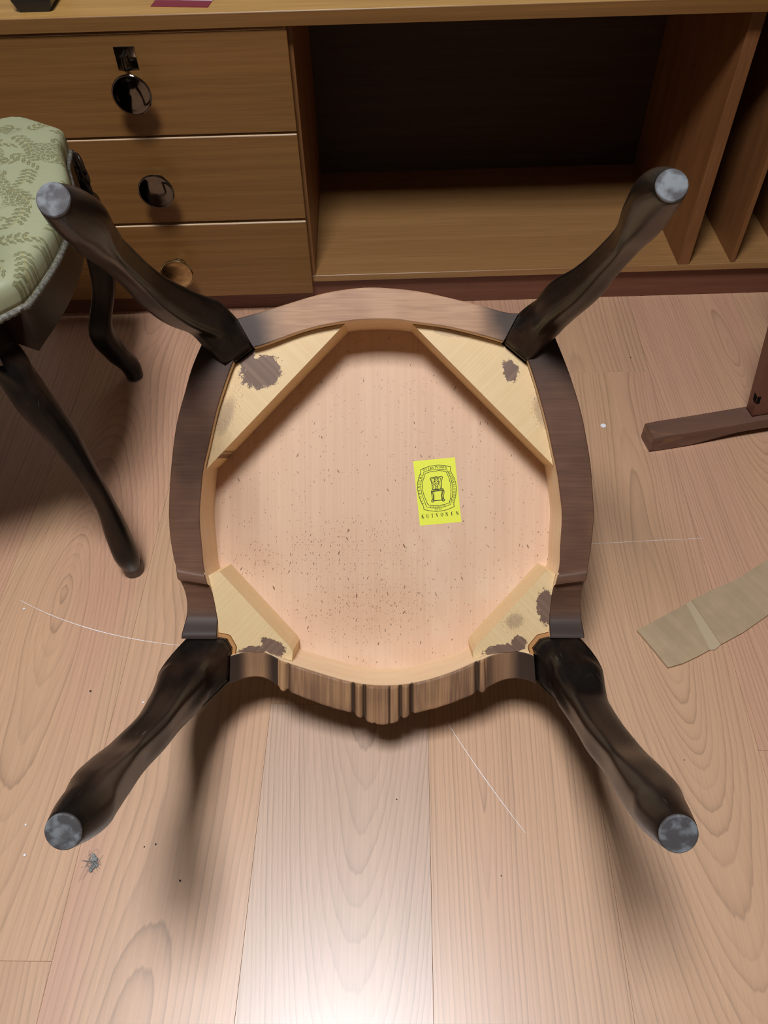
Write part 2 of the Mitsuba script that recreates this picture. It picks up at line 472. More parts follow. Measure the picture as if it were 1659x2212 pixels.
mat('mat_gimp', proc(gimp_fn), 0.55, 0.4)


def card_fn(p, n, uv):
    x = p.x * 0.86 + p.y * 0.51
    y = -p.x * 0.51 + p.y * 0.86
    fl = noise(x * 150, 0.5) * 0.6 + 0.4 * noise(x * 260, y * 3)
    c = mix((0.40, 0.29, 0.175), (0.345, 0.245, 0.145), fl)
    return c * (0.9 + 0.2 * fbm(p.x * 60, p.y * 60, 1))


mat('mat_cardboard', proc(card_fn), 0.75, 0.2)
mat('mat_card_crease', (0.44, 0.335, 0.215), 0.75, 0.1)


def table_fn(p, n, uv):
    a = fbm(p.x * 14, p.y * 90, p.z * 90)
    c = mix((0.17, 0.088, 0.058), (0.095, 0.05, 0.036), a)
    ora = smoothstep(0.62, 0.7, noise(p.x * 22 + 3, p.y * 130, p.z * 130)) * smoothstep(0.62, 0.45, p.x - 0.0)
    return mix(c, (0.25, 0.12, 0.05), 0.5 * ora * smoothstep(0.53, 0.46, p.x))


mat('mat_bench', proc(table_fn), 0.42, 0.4)


def post_fn(p, n, uv):
    a = fbm(p.x * 70, p.y * 70, p.z * 6)
    return mix((0.165, 0.062, 0.036), (0.10, 0.036, 0.022), a)


mat('mat_bench_post', proc(post_fn), 0.42, 0.4)
mat('mat_black_plastic', (0.014, 0.013, 0.012), 0.32, 0.5)
mat('mat_red_card', (0.17, 0.018, 0.03), 0.4, 0.5)
mat('mat_white_paper', (0.78, 0.77, 0.78), 0.6, 0.3)
mat('mat_wall', (0.20, 0.185, 0.165), 0.8, 0.2)
mat('mat_ceiling', (0.30, 0.295, 0.285), 0.8, 0.2)
mat('mat_white_metal', (0.7, 0.7, 0.7), 0.4, 0.4)
mat('mat_scratch', (0.80, 0.77, 0.76), 0.6, 0.3)
mat('mat_fluff', (0.24, 0.25, 0.24), 0.9, 0.1)
mat('mat_dark_crumb', (0.06, 0.04, 0.03), 0.8, 0.1)
mat('mat_hole', (0.006, 0.005, 0.005), 0.9, 0.05)

# ------------------------------------------------------------------ the room
RX0, RX1, RY0, RY1, RZ = -2.0, 2.2, -2.2, 1.76, 2.5
put('floor', bbox(RX0 - .1, RX1 + .1, RY0 - .1, RY1 + .1, -0.06, -0.008, 0), 'mat_underlay', kind='structure')
G = 0.00012
for col in range(-11, 12):
    j = joint_of(col)
    for row in range(-4, 4):
        x0, x1 = col * PW + G, (col + 1) * PW - G
        y0, y1 = j + row * PL + G, j + (row + 1) * PL - G
        poly = Polygon([(BX0 + a * PC + b * PS, -a * PS + b * PC) for a, b in ((x0, y0), (x1, y0), (x1, y1), (x0, y1))])
        poly = poly.intersection(sbox(RX0, RY0, RX1, RY1))
        if poly.area < 1e-3:
            continue
        q = np.array(poly.exterior.coords)[:-1]
        if not poly.exterior.is_ccw:
            q = q[::-1]
        inner = np.array(poly.buffer(-0.0002, join_style='mitre').exterior.coords)[:-1]
        if not Polygon(inner).exterior.is_ccw:
            inner = inner[::-1]
        if len(inner) != len(q):
            inner = q
        else:
            inner = np.roll(inner, -int(np.argmin(np.linalg.norm(inner - q[0], axis=1))), 0)
        k = len(q)
        v = np.vstack([np.c_[q, np.full(k, -0.008)], np.c_[q, np.full(k, -0.0002)], np.c_[inner, np.zeros(k)]])
        f = []
        for lv in (0, 1):
            for i in range(k):
                a, b = lv * k + i, lv * k + (i + 1) % k
                f += [[a, b, b + k], [a, b + k, a + k]]
        f += [[2 * k, 2 * k + i, 2 * k + i + 1] for i in range(1, k - 1)]
        put('floor__plank', M(v, f), 'mat_laminate')


def ribbon(pts, wd, z=0.00018):
    p = smooth_curve(pts, 40)
    t = np.gradient(p, axis=0); t /= np.linalg.norm(t, axis=1, keepdims=True)
    nrm = np.stack([-t[:, 1], t[:, 0]], 1)
    ww = wd * (0.35 + 0.65 * np.sin(np.linspace(0.15, np.pi - 0.15, len(p)))) * (0.8 + 0.4 * RNG.random(len(p)))
    a, b = p + nrm * ww[:, None] / 2, p - nrm * ww[:, None] / 2
    v = np.vstack([np.c_[a, np.full(len(p), z)], np.c_[b, np.full(len(p), z)]])
    n_ = len(p)
    f = [[i, n_ + i, n_ + i + 1] for i in range(n_ - 1)] + [[i, n_ + i + 1, i + 1] for i in range(n_ - 1)]
    return M(v, f)


for pts, wd in (([(-0.526, 0.655), (-0.412, 0.603), (-0.345, 0.584), (-0.262, 0.570)], 0.0009), ([(0.072, 0.45), (0.119, 0.364), (0.154, 0.308)], 0.0008), ([(0.29, 0.725), (0.38, 0.728), (0.477, 0.730)], 0.0006),
                ([(-0.40, 0.338), (-0.38, 0.334), (-0.345, 0.322)], 0.0004)):
    put('floor__scratch', ribbon(pts, wd), 'mat_scratch', label='white scratch in the laminate')

for name, b in (('wall_back', (RX0, RX1, RY1, RY1 + .1, 0, RZ)), ('wall_front', (RX0, RX1, RY0 - .1, RY0, 0, RZ)), ('wall_left', (RX0 - .1, RX0, RY0 - .1, RY1 + .1, 0, RZ)), ('wall_right', (RX1, RX1 + .1, RY0 - .1, RY1 + .1, 0, RZ))):
    put(name, bbox(*b, 0), 'mat_wall', kind='structure')
put('ceiling', bbox(RX0 - .1, RX1 + .1, RY0 - .1, RY1 + .1, RZ, RZ + .1, 0), 'mat_ceiling', kind='structure')

# ceiling lamp
tag('ceiling_lamp', 'square white ceiling lamp above the upturned chair', 'lamp')
lx, ly, lz, lw, ll = (LAMP[k] for k in 'x y z w l'.split())
put('ceiling_lamp__housing', bbox(lx - lw / 2, lx + lw / 2, ly - ll / 2, ly + ll / 2, lz, RZ, 0.004), 'mat_white_metal')
dv = np.array([(lx - lw / 2 + .01, ly - ll / 2 + .01, lz - .002), (lx + lw / 2 - .01, ly - ll / 2 + .01, lz - .002), (lx + lw / 2 - .01, ly + ll / 2 - .01, lz - .002), (lx - lw / 2 + .01, ly + ll / 2 - .01, lz - .002)])
put('ceiling_lamp__diffuser', M(dv, [[0, 2, 1], [0, 3, 2]]), 'mat_white_metal', emitter={'type': 'area', 'radiance': {'type': 'rgb', 'value': list(LAMP_RGB)}})

# ------------------------------------------------------------------ sideboard
SB = 'sideboard'
tag(SB, 'long low teak sideboard with three drawers and an open compartment, behind the upturned chair', 'sideboard')
XL, XR = -0.660, 1.30
put(f'{SB}__top_board', bbox(XL - .01, XR + .01, 1.2965, 1.735, 0.5135, 0.5335, 0.0008), 'mat_top_veneer')
put(f'{SB}__top_board__front_edge', bbox(XL - .01, XR + .01, 1.2948, 1.2964, 0.5135, 0.5332, 0.0005), 'mat_veneer', label='darker veneered front edge')
put(f'{SB}__bottom_board', bbox(XL, XR, 1.319, 1.72, 0.0632, 0.0766, 0.0008), 'mat_shelf_veneer')
put(f'{SB}__plinth', bbox(XL + .01, XR - .01, 1.331, 1.70, 0.0, 0.063, 0.0008), 'mat_plinth')
put(f'{SB}__back_panel', bbox(XL, XR, 1.70, 1.706, 0.0768, 0.5133, 0), 'mat_cabinet_back')
for x0, x1 in ((XL, XL + .018), (-0.134, -0.1155), (0.568, 0.589), (XR - .018, XR)):
    put(f'{SB}__partition', bbox(x0, x1, 1.319, 1.698, 0.0768, 0.5133, 0.0008), 'mat_side_veneer')
for x0 in (0.668, 0.765, 0.862):
    put(f'{SB}__record_divider', bbox(x0, x0 + .008, 1.322, 1.697, 0.0768, 0.5133, 0.0006), 'mat_side_veneer', label='thin upright divider')


def knob_mesh(cx, cz, y0, R=0.0295):
    prof = [(0.0001, 0), (0.012, 0), (0.012, 0.003), (0.008, 0.006), (0.0075, 0.020), (0.012, 0.026), (0.022, 0.0285), (R - .001, 0.031), (R, 0.0325), (R, 0.0335), (R - .0012, 0.0345), (R - .0025, 0.0340), (0.022, 0.0352), (0.012, 0.0362), (0.0001, 0.0366)]
    s = trimesh.creation.revolve(np.array(prof), sections=56)
    v = np.array(s.vertices)
    return fix(trimesh.Trimesh(np.c_[cx + v[:, 0], y0 - v[:, 2], cz + v[:, 1]], s.faces, process=False))


DX0, DX1 = -0.640, -0.1215
for i, (z0, z1, kz, km) in enumerate(((0.3585, 0.5080, 0.436, 'mat_dark_chrome'), (0.2065, 0.3530, 0.281, 'mat_dark_chrome'), (0.0514, 0.1995, 0.123, 'mat_brass'))):
    d = f'{SB}__drawer' + ('' if i == 0 else f'_{i:03d}')
    put(d, bbox(DX0, DX1, 1.300, 1.3182, z0, z1, 0.0006), 'mat_veneer', label=['top drawer front with a lock', 'middle drawer front', 'bottom drawer front'][i])
    put(f'{d}__top_edge', bbox(DX0 + .001, DX1 - .001, 1.3006, 1.3178, z1, z1 + .0006, 0), 'mat_raw_edge', label='pale unfinished top edge')
    put(f'{d}__knob', knob_mesh(-0.3600, kz, 1.2998), km, 40, label='round metal disc knob')
# lock plate with a small key in it
put(f'{SB}__drawer__lock_plate', bbox(-0.3795, -0.3485, 1.2978, 1.2999, 0.4605, 0.4920, 0.0004), 'mat_chrome', label='square chrome lock plate')
key = trimesh.util.concatenate([tube([(-0.365, 1.298, 0.481), (-0.365, 1.288, 0.481)], 0.0032, 12), tube([(-0.365, 1.286, 0.484), (-0.3645, 1.2845, 0.473), (-0.3642, 1.284, 0.464)], 0.0034, 10), tube([(-0.3685, 1.284, 0.4655), (-0.354, 1.2845, 0.4665)], 0.0024, 10)])
put('drawer_key', key, 'mat_dark_chrome', 40, label='small metal key in the lock of the top drawer', category='key')

# things on the sideboard
foot = [(1.3195, 1.38, -0.506, -0.463, 0.5336), (1.3195, 1.38, -0.506, -0.463, 0.5350), (1.318, 1.40, -0.509, -0.459, 0.540), (1.316, 1.42, -0.513, -0.456, 0.550), (1.316, 1.42, -0.514, -0.456, 0.63), (1.318, 1.418, -0.512, -0.458, 0.632)]
put('black_stand', loft([[(x0, y0, z), (x1, y0, z), (x1, y1, z), (x0, y1, z)] for y0, y1, x0, x1, z in foot]), 'mat_black_plastic', label='black plastic stand with a narrowed foot on the sideboard top', category='stand')
rc = Polygon([(-0.318, 1.327), (-0.233, 1.317), (-0.216, 1.44), (-0.301, 1.45)])
put('red_leaflet', extrude(rc, 0.5336, 0.5344), 'mat_red_card', label='dark red card lying on the sideboard top under a white sheet', category='card')
wc = Polygon([(-0.317, 1.3525), (-0.229, 1.3415), (-0.21, 1.47), (-0.30, 1.48)])
put('white_sheet', extrude(wc, 0.53445, 0.5352), 'mat_white_paper', label='white paper sheet lying on the dark red card', category='paper')

# ------------------------------------------------------------------ the chair: shapes in local (u, v, w), w towards the feet
SIDE_L = dict(o=[(-0.203, 0.206), (-0.2105, 0.188), (-0.222, 0.162), (-0.232, 0.13), (-0.240, 0.103), (-0.246, 0.071), (-0.250, 0.038), (-0.2525, 0.005), (-0.253, -0.022), (-0.251, -0.047), (-0.247, -0.069), (-0.2445, -0.0795), (-0.2432, -0.089), (-0.239, -0.103), (-0.237, -0.116), (-0.237, -0.133), (-0.239, -0.147), (-0.241, -0.161)],
              i=[(-0.170, 0.175), (-0.178, 0.157), (-0.186, 0.135), (-0.193, 0.114), (-0.200, 0.087), (-0.206, 0.062), (-0.211, 0.041), (-0.214, 0.016), (-0.216, -0.006), (-0.216, -0.028), (-0.214, -0.053), (-0.212, -0.076), (-0.210, -0.086), (-0.206, -0.102), (-0.202, -0.122), (-0.199, -0.141), (-0.198, -0.161)])
SIDE_R = dict(o=[(0.196, 0.204), (0.2005, 0.192), (0.211, 0.167), (0.221, 0.14), (0.231, 0.108), (0.238, 0.076), (0.2435, 0.044), (0.246, 0.017), (0.248, -0.011), (0.247, -0.032), (0.244, -0.06), (0.2415, -0.076), (0.239, -0.093), (0.237, -0.109), (0.237, -0.126), (0.2385, -0.142), (0.2395, -0.158)],
              i=[(0.164, 0.178), (0.171, 0.161), (0.178, 0.14), (0.186, 0.113), (0.193, 0.087), (0.199, 0.06), (0.204, 0.038), (0.208, 0.011), (0.2105, -0.011), (0.210, -0.032), (0.209, -0.054), (0.208, -0.076), (0.204, -0.093), (0.202, -0.109), (0.200, -0.131), (0.199, -0.158)])
REAR = dict(o=[(-0.169, 0.2165), (-0.148, 0.222), (-0.121, 0.230), (-0.094, 0.238), (-0.067, 0.245), (-0.041, 0.2495), (-0.014, 0.2515), (0.013, 0.250), (0.040, 0.247), (0.066, 0.242), (0.093, 0.2355), (0.12, 0.2285), (0.138, 0.2235), (0.157, 0.2215)],
            i=[(-0.150, 0.183), (-0.127, 0.190), (-0.105, 0.198), (-0.078, 0.206), (-0.052, 0.211), (-0.030, 0.2140), (-0.009, 0.215), (0.018, 0.214), (0.040, 0.211), (0.066, 0.2075), (0.093, 0.202), (0.12, 0.195), (0.140, 0.189)])
FRONT = dict(o=[(-0.1833, -0.216), (-0.17, -0.212), (-0.156, -0.210), (-0.139, -0.212), (-0.123, -0.219), (-0.103, -0.227), (-0.081, -0.2355), (-0.059, -0.243), (-0.037, -0.249), (-0.02, -0.255), (0.002, -0.258), (0.016, -0.256), (0.035, -0.250), (0.058, -0.244), (0.080, -0.237), (0.102, -0.228), (0.124, -0.219), (0.146, -0.212), (0.162, -0.210), (0.176, -0.2113), (0.1825, -0.2135)],
             i=[(-0.182, -0.182), (-0.164, -0.179), (-0.142, -0.180), (-0.12, -0.187), (-0.097, -0.1945), (-0.07, -0.203), (-0.037, -0.212), (0.002, -0.216), (0.035, -0.213), (0.063, -0.206), (0.096, -0.1935), (0.118, -0.184), (0.14, -0.179), (0.162, -0.177), (0.180, -0.180)])
WT = -0.083      # seat side of the rails


def gauss(x, c, s):
    return np.exp(-((x - c) / s) ** 2)


def sstep(a, b, x):
    t = np.clip((x - a) / (b - a), 0, 1)
    return t * t * (3 - 2 * t)


def rail(spec, n, height, bulge=None):
    o, i = smooth_curve(spec['o'], n), smooth_curve(spec['i'], n)
    h = height(o)
    if bulge is not None:
        nrm = (o - i) / np.linalg.norm(o - i, axis=1, keepdims=True)
        o = o + nrm * bulge(o)[:, None]
    d = (o - i) / np.linalg.norm(o - i, axis=1, keepdims=True)
    b = 0.0012
    rings = [np.c_[i, np.full(n, WT)], np.c_[i, h - b], np.c_[i + d * b, h], np.c_[i + d * b * 2.5, h], np.c_[o - d * b * 2.5, h], np.c_[o - d * b, h], np.c_[o, h - b], np.c_[o, np.full(n, WT)]]
    return loft(np.stack(rings, 1))


def side_h(o):
    v = o[:, 1]
    arch = np.sin(np.pi * sstep(-0.0905, -0.161, v)) * 0.0
    step = 0.0035 * sstep(-0.0745, -0.0775, v) - 0.0095 * sstep(-0.088, -0.093, v)
    dip = -0.007 * np.sin(np.pi * np.clip((-0.093 - v) / 0.062, 0, 1))
    lift = 0.006 * sstep(-0.135, -0.161, v)
    return step + dip + lift + arch


FEAT = [(-0.118, 0.0030, 0.0026), (0.117, 0.0030, 0.0026)]


def front_h(o):
    u = o[:, 0]
    au = np.abs(u)
    arch = -0.011 * np.sin(np.pi * np.clip((0.183 - au) / 0.058, 0, 1))
    step = 0.005 * sstep(0.1245, 0.1215, au) - 0.0045 * gauss(au, 0.1135, 0.0028)
    mid = 0.004 * sstep(0.037, 0.031, au) + 0.003 * np.cos(np.clip(au / 0.017, 0, 1) * np.pi / 2)
    grooves = -0.0055 * (gauss(au, 0.0345, 0.0026) + gauss(au, 0.0215, 0.0026)) - 0.0016 * (gauss(u, -0.009, 0.0012) + gauss(u, 0.0085, 0.0012)) + 0.002 * gauss(au, 0.028, 0.003)
    ripple = 0.0005 * np.sin(u * 320) * sstep(0.12, 0.1, au) * sstep(0.04, 0.05, au)
    return arch + step + mid + grooves + ripple


def front_b(o):
    u = o[:, 0]
    au = np.abs(u)
    return 0.0022 * gauss(au, 0.119, 0.004) - 0.0022 * gauss(au, 0.1125, 0.003) + 0.0026 * sstep(0.0225, 0.020, au) - 0.0022 * (gauss(au, 0.0345, 0.0024) + gauss(au, 0.0215, 0.002)) - 0.001 * (gauss(u, -0.009, 0.0014) + gauss(u, 0.0085, 0.0014))


RAILS = [('side_rail', rail(SIDE_L, 150, side_h)), ('side_rail', rail(SIDE_R, 150, side_h)), ('rear_rail', rail(REAR, 80, lambda o: 0.0005 * np.sin(o[:, 0] * 70))), ('front_rail', rail(FRONT, 420, front_h, front_b))]

LEGS = {
    'FL': ([(-0.241, -0.1612), (-0.1976, -0.1605), (-0.1871, -0.1626), (-0.1811, -0.1733), (-0.1823, -0.1823), (-0.1836, -0.2165)],
           [(-0.2299, -0.2098, 0.04, 0.0314), (-0.2328, -0.2199, 0.09, 0.024), (-0.2306, -0.2222, 0.15, 0.0207), (-0.2341, -0.2246, 0.21, 0.02), (-0.2296, -0.2192, 0.28, 0.0222), (-0.225, -0.2154, 0.32, 0.0228), (-0.2204, -0.2139, 0.35, 0.0216), (-0.2202, -0.2117, 0.389, 0.0147)]),
    'FR': ([(0.2395, -0.1582), (0.1986, -0.158), (0.1877, -0.1608), (0.1791, -0.1715), (0.1819, -0.1804), (0.1828, -0.2138)],
           [(0.2245, -0.2043, 0.04, 0.0314), (0.2278, -0.2224, 0.09, 0.0232), (0.2268, -0.2246, 0.15, 0.0221), (0.229, -0.2258, 0.21, 0.0207), (0.225, -0.2189, 0.28, 0.0217), (0.2242, -0.2163, 0.32, 0.0223), (0.22, -0.2123, 0.35, 0.0205), (0.2183, -0.209, 0.389, 0.0151)]),
    'RL': ([(-0.1694, 0.217), (-0.1505, 0.1838), (-0.1821, 0.1605), (-0.1966, 0.1697), (-0.2104, 0.1905), (-0.1925, 0.2292)],
           [(-0.2021, 0.2141, 0.03, 0.0227), (-0.2158, 0.2163, 0.07, 0.0222), (-0.2251, 0.2207, 0.13, 0.0188), (-0.2298, 0.2284, 0.18, 0.0157), (-0.2277, 0.2314, 0.24, 0.0152), (-0.22, 0.2298, 0.30, 0.0176), (-0.2162, 0.2327, 0.34, 0.0198), (-0.2159, 0.232, 0.386, 0.0129)]),
    'RR': ([(0.1575, 0.2216), (0.1404, 0.189), (0.1689, 0.1656), (0.1868, 0.1814), (0.202, 0.1972), (0.1781, 0.2342)],
           [(0.1873, 0.2143, 0.03, 0.0212), (0.1946, 0.223, 0.07, 0.0225), (0.2068, 0.2297, 0.13, 0.0186), (0.2119, 0.2361, 0.18, 0.0151), (0.2149, 0.2415, 0.24, 0.0138), (0.2108, 0.244, 0.30, 0.0177), (0.2076, 0.2464, 0.34, 0.0186), (0.2035, 0.2386, 0.386, 0.012)]),
}
K = 48
ANG = np.arange(K) * 2 * np.pi / K


def by_angle(poly, c):
    """The polygon's rim seen from c at the angles ANG."""
    ring = Polygon(poly).exterior
    out = []
    for a in ANG:
        hit_ = LineString([c, (c[0] + math.cos(a), c[1] + math.sin(a))]).intersection(ring)
        g = hit_.geoms[-1] if hasattr(hit_, 'geoms') else hit_
        out.append((g.x, g.y))
    return np.array(out)


def leg_mesh(tag_):
    poly, secs = LEGS[tag_]
    front = tag_[0] == 'F'
    c0 = np.array(Polygon(poly).centroid.coords[0])
    top = by_angle(poly, c0) - c0
    S = np.array(secs)
    w = np.r_[0.0, S[:, 2]]
    cx, cy = PchipInterpolator(w, np.r_[c0[0], S[:, 0]]), PchipInterpolator(w, np.r_[c0[1], S[:, 1]])
    rr = PchipInterpolator(S[:, 2], S[:, 3])
    out_a = math.atan2(S[0, 1], S[0, 0])                 # away from the seat's middle
    rel = (ANG - out_a + np.pi) % (2 * np.pi) - np.pi
    rings = [np.c_[c0 + top, np.full(K, WT)], np.c_[c0 + top, np.full(K, -0.002)]]
    for t in np.linspace(0.0, S[-1, 2] - 0.0, 74)[1:]:
        r = float(rr(max(t, S[0, 2])))
        # rounded outside, a raised arris facing the seat's middle
        arris = 0.20 * np.exp(-((np.abs(rel) - np.pi) / 0.32) ** 2) * sstep(0.33, 0.24, t)
        sq = 1 + 0.055 * np.cos(4 * (rel)) * sstep(0.36, 0.3, t)
        toes = 1 + (0.07 * np.cos(rel * 7) * np.exp(-(rel / 0.9) ** 4) * sstep(0.30, 0.325, t) * sstep(0.376, 0.36, t) if front else 0)
        shape = r * (sq + arris - 0.03) * toes
        sec = np.stack([np.cos(ANG), np.sin(ANG)], 1) * shape[:, None]
        m = sstep(0.0, S[0, 2] + 0.012, t)
        c = np.array([float(cx(t)), float(cy(t))])
        rings.append(np.c_[c + top * (1 - m) * (1 + 0.02 * m) + sec * m, np.full(K, t)])
    last = rings[-1]
    cc = last.mean(0)
    rings.append(np.r_[[cc]] + (last - cc) * [0.93, 0.93, 1] + [0, 0, 0.0012])
    return loft(rings), np.r_[cc[:2], S[-1, 2], S[-1, 3]]


def glide_mesh(g):
    x, y, w, r = g
    rings = []
    for rr_, dz in ((r * 0.9, 0.0005), (r * 0.93, 0.002), (r * 0.92, 0.0032), (r * 0.86, 0.0040), (r * 0.5, 0.0043)):
        rings.append(np.c_[x + rr_ * np.cos(ANG), y + rr_ * np.sin(ANG), np.full(K, w + dz)])
    return loft(rings)


LEGM = {k: leg_mesh(k) for k in LEGS}
# the opening between the rails
IN = np.vstack([SIDE_L['i'], FRONT['i'], SIDE_R['i'][::-1], REAR['i'][::-1]])
OPEN = Polygon(IN).buffer(0)
OUT = np.vstack([SIDE_L['o'][1:], FRONT['o'], SIDE_R['o'][::-1][:-1], REAR['o'][::-1]])
OUTER = Polygon(OUT).buffer(0)
PANEL = extrude(OPEN.buffer(0.006), -0.0826, -0.0765)
BLOCKS = [[(-0.0443, 0.212), (-0.06, 0.225), (-0.152, 0.21), (-0.19, 0.17), (-0.225, 0.07), (-0.225, 0.035), (-0.2085, 0.0433)], [(0.0339, 0.2125), (0.05, 0.225), (0.1429, 0.21), (0.18, 0.17), (0.22, 0.07), (0.22, 0.035), (0.2017, 0.0461)],
          [(-0.1958, -0.0813), (-0.225, -0.092), (-0.215, -0.1865), (-0.1495, -0.20), (-0.110, -0.197), (-0.1085, -0.178), (-0.1123, -0.1724)], [(0.1958, -0.0785), (0.222, -0.09), (0.21, -0.1844), (0.1468, -0.20), (0.110, -0.197), (0.1085, -0.178), (0.1122, -0.1713)]]
POSTS = unary_union([Polygon(LEGS[k][0]).buffer(0.0050 if k[0] == 'F' else 0.0012) for k in LEGS])
BLOCKM = []
for k, b in enumerate(BLOCKS):
    reg = Polygon(b).intersection(OPEN.buffer(-0.0004)).difference(POSTS)
    reg = max(getattr(reg, 'geoms', [reg]), key=lambda g: g.area)
    BLOCKM.append(extrude(reg.simplify(0.0001), -0.0764, -0.0125 if k < 2 else -0.010))


def cushion_mesh(drop, crown, inset=0.004, swell=0.012):
    """The upholstered seat on the far side of the frame (towards -w)."""
    rim = resample(np.array(OUTER.buffer(-inset).simplify(0.0004).exterior.coords)[:-1], 160, True)
    c = np.array([0.0, -0.01])
    rows = []
    for s, h in ((1.0, 0.0), (1 + swell * .8, 0.25), (1 + swell, 0.5), (1 + swell * .3, 0.75), (0.985, 0.92), (0.955, 1.0)):
        rows.append(np.c_[c + (rim - c) * s, np.full(160, WT - 0.0006 - drop * h)])
    for s in np.linspace(0.93, 0.02, 22):
        rows.append(np.c_[c + (rim - c) * s, np.full(160, WT - drop - crown * (1 - (s / 0.955) ** 2.2))])
    return loft(rows)


def back_parts():
    pts = [(0.168, 0.0), (0.172, 0.06), (0.186, 0.15), (0.198, 0.25), (0.196, 0.34), (0.176, 0.43), (0.128, 0.495), (0.06, 0.522), (0.0, 0.53)]
    half = smooth_curve(pts, 60)
    loop = np.vstack([half, (half * [-1, 1])[::-1][1:]])
    wv = lambda h: np.stack([0.200 + 0.085 * (np.clip(h, 0, None) / 0.53) ** 1.25, -0.062 - h], -1)
    to3 = lambda q: np.c_[q[:, 0], wv(q[:, 1])]
    t = np.gradient(loop, axis=0); t /= np.linalg.norm(t, axis=1, keepdims=True)
    nr = np.stack([t[:, 1], -t[:, 0]], 1)
    rings = []
    for a, b in ((-0.016, -0.006), (-0.013, -0.012), (0, -0.014), (0.013, -0.012), (0.016, -0.006), (0.016, 0.006), (0.013, 0.012), (0, 0.014), (-0.013, 0.012), (-0.016, 0.006)):
        q = to3(loop + nr * a)
        q[:, 1] += b
        rings.append(q)
    frame = loft(np.stack(rings, 1))
    inner = smooth_curve([(0.0, 0.160), (0.10, 0.156), (0.162, 0.165), (0.184, 0.25), (0.184, 0.34), (0.166, 0.424), (0.121, 0.485), (0.058, 0.510), (0.0, 0.518)], 50)
    rim = np.vstack([inner, (inner * [-1, 1])[::-1][1:-1]])
    c = np.array([0, 0.33])
    rows = []
    for s, d in [(1.0, 0.010), (1.0, -0.006)] + [(s, -0.006 - 0.022 * (1 - s ** 2.5)) for s in np.linspace(0.97, 0.03, 12)]:
        q = to3(c + (rim - c) * s); q[:, 1] += d
        rows.append(q)
    pad = loft(rows)
    cross = smooth_curve([(-0.172, 0.135), (-0.09, 0.150), (0, 0.155), (0.09, 0.150), (0.172, 0.135)], 40)
    rr_ = []
    for a, b in ((-0.013, -0.01), (0.013, -0.01), (0.013, 0.01), (-0.013, 0.01)):
        q = to3(cross + [0, a]); q[:, 1] += b
        rr_.append(q)
    return frame, pad, loft(np.stack(rr_, 1))


FRAME, PAD, CROSS = back_parts()
CUSH = cushion_mesh(0.055, 0.022)
CUSH2 = cushion_mesh(0.036, 0.020, -0.0012, 0.004)
CUSH2.vertices[:, 2] += 0.027
RIM = resample(np.array(OUTER.buffer(0.0012).simplify(0.0003).exterior.coords)[:-1], 700, True)


def splay(m):
    """The standing chair's rear legs stand further in at the seat."""
    v = np.array(m.vertices)
    k = np.clip(1 - v[:, 2] / 0.386, 0, 1)
    v[:, 0] -= np.sign(v[:, 0]) * 0.034 * k
    v[:, 1] -= 0.020 * k
    return trimesh.Trimesh(v, m.faces, process=False)


def cabriole(m):
    """The standing chair's front legs: ankle drawn in, foot turned out."""
    v = np.array(m.vertices)
    b = gauss(v[:, 2], 0.275, 0.075) * sstep(0.389, 0.33, v[:, 2])
    v[:, 0] -= np.sign(v[:, 0]) * 0.034 * b
    v[:, 1] += 0.020 * b
    return trimesh.Trimesh(v, m.faces, process=False)


def narrow(m):
    v = np.array(m.vertices) * [0.82, 1, 1] + [0, 0.014, 0]
    return trimesh.Trimesh(v, m.faces, process=False)


def build_chair(name, world, wood, railm, fabric, pale, cush):
    for nm, m in RAILS:
        if not pale:
            m = m.copy()
            m.vertices[:, 2] = np.maximum(m.vertices[:, 2], -0.0575)
        put(f'{name}__{nm}', moved(m, world), railm, 28)
    for k in ('FL', 'FR', 'RL', 'RR'):
        lm, g = LEGM[k]
        if not pale and k[0] == 'F':
            lm = cabriole(lm)
        if not pale and k[0] == 'R':
            lm = splay(lm)
            lm.vertices[:, 2] = np.maximum(lm.vertices[:, 2], -0.05)
        key_ = put(f'{name}__leg', moved(lm, world), wood, 42)
        if pale:
            put(f'{key_}__glide', moved(glide_mesh(g), world), 'mat_sole', 30, label='worn grey sole of the foot')
            if k[0] == 'F':
                post = Polygon(LEGS[k][0])
                rim = post.buffer(0.0042).difference(post.buffer(0.0003)).intersection(OPEN)
                rim = max(getattr(rim, 'geoms', [rim]), key=lambda q: q.area)
                put(f'{key_}__joint_rim', moved(extrude(rim, -0.076, -0.0072), world), 'mat_raw_orange', label='raw orange-brown wood around the joint')
        elif k[0] == 'R':
            put(f'{key_}__glide', moved(extrude(Point(g[0], g[1]).buffer(0.0150, 16), 0.376, 0.3925), world), 'mat_glide_wood', 40, label='short brown wooden plug under the foot')
        else:
            put(f'{key_}__glide', moved(glide_mesh(g), world), 'mat_sole', 30)
    put(f'{name}__seat_panel', moved(PANEL, world), 'mat_plywood', label='pale plywood underside of the seat' if pale else None)
    for m in BLOCKM:
        put(f'{name}__corner_block', moved(m, world), 'mat_block', label='pale stained wooden corner block' if pale else None)
    put(f'{name}__seat_cushion', moved(cush, world), fabric, True)
    FR_, PD_, CR_ = (FRAME, PAD, CROSS) if pale else (narrow(FRAME), narrow(PAD), narrow(CROSS))
    put(f'{name}__back_frame', moved(FR_, world), wood, 40)
    put(f'{name}__back_frame__back_pad', moved(PD_, world), fabric, 40)
    put(f'{name}__back_frame__cross_rail', moved(CR_, world), wood, 40)


# upturned chair
tag('dining_chair', 'upturned dark wooden chair with pale underside, four curved legs pointing up in the middle', 'chair')
build_chair('dining_chair', chair_world, 'mat_dark_wood', 'mat_rail', 'mat_brocade_plain', True, CUSH)
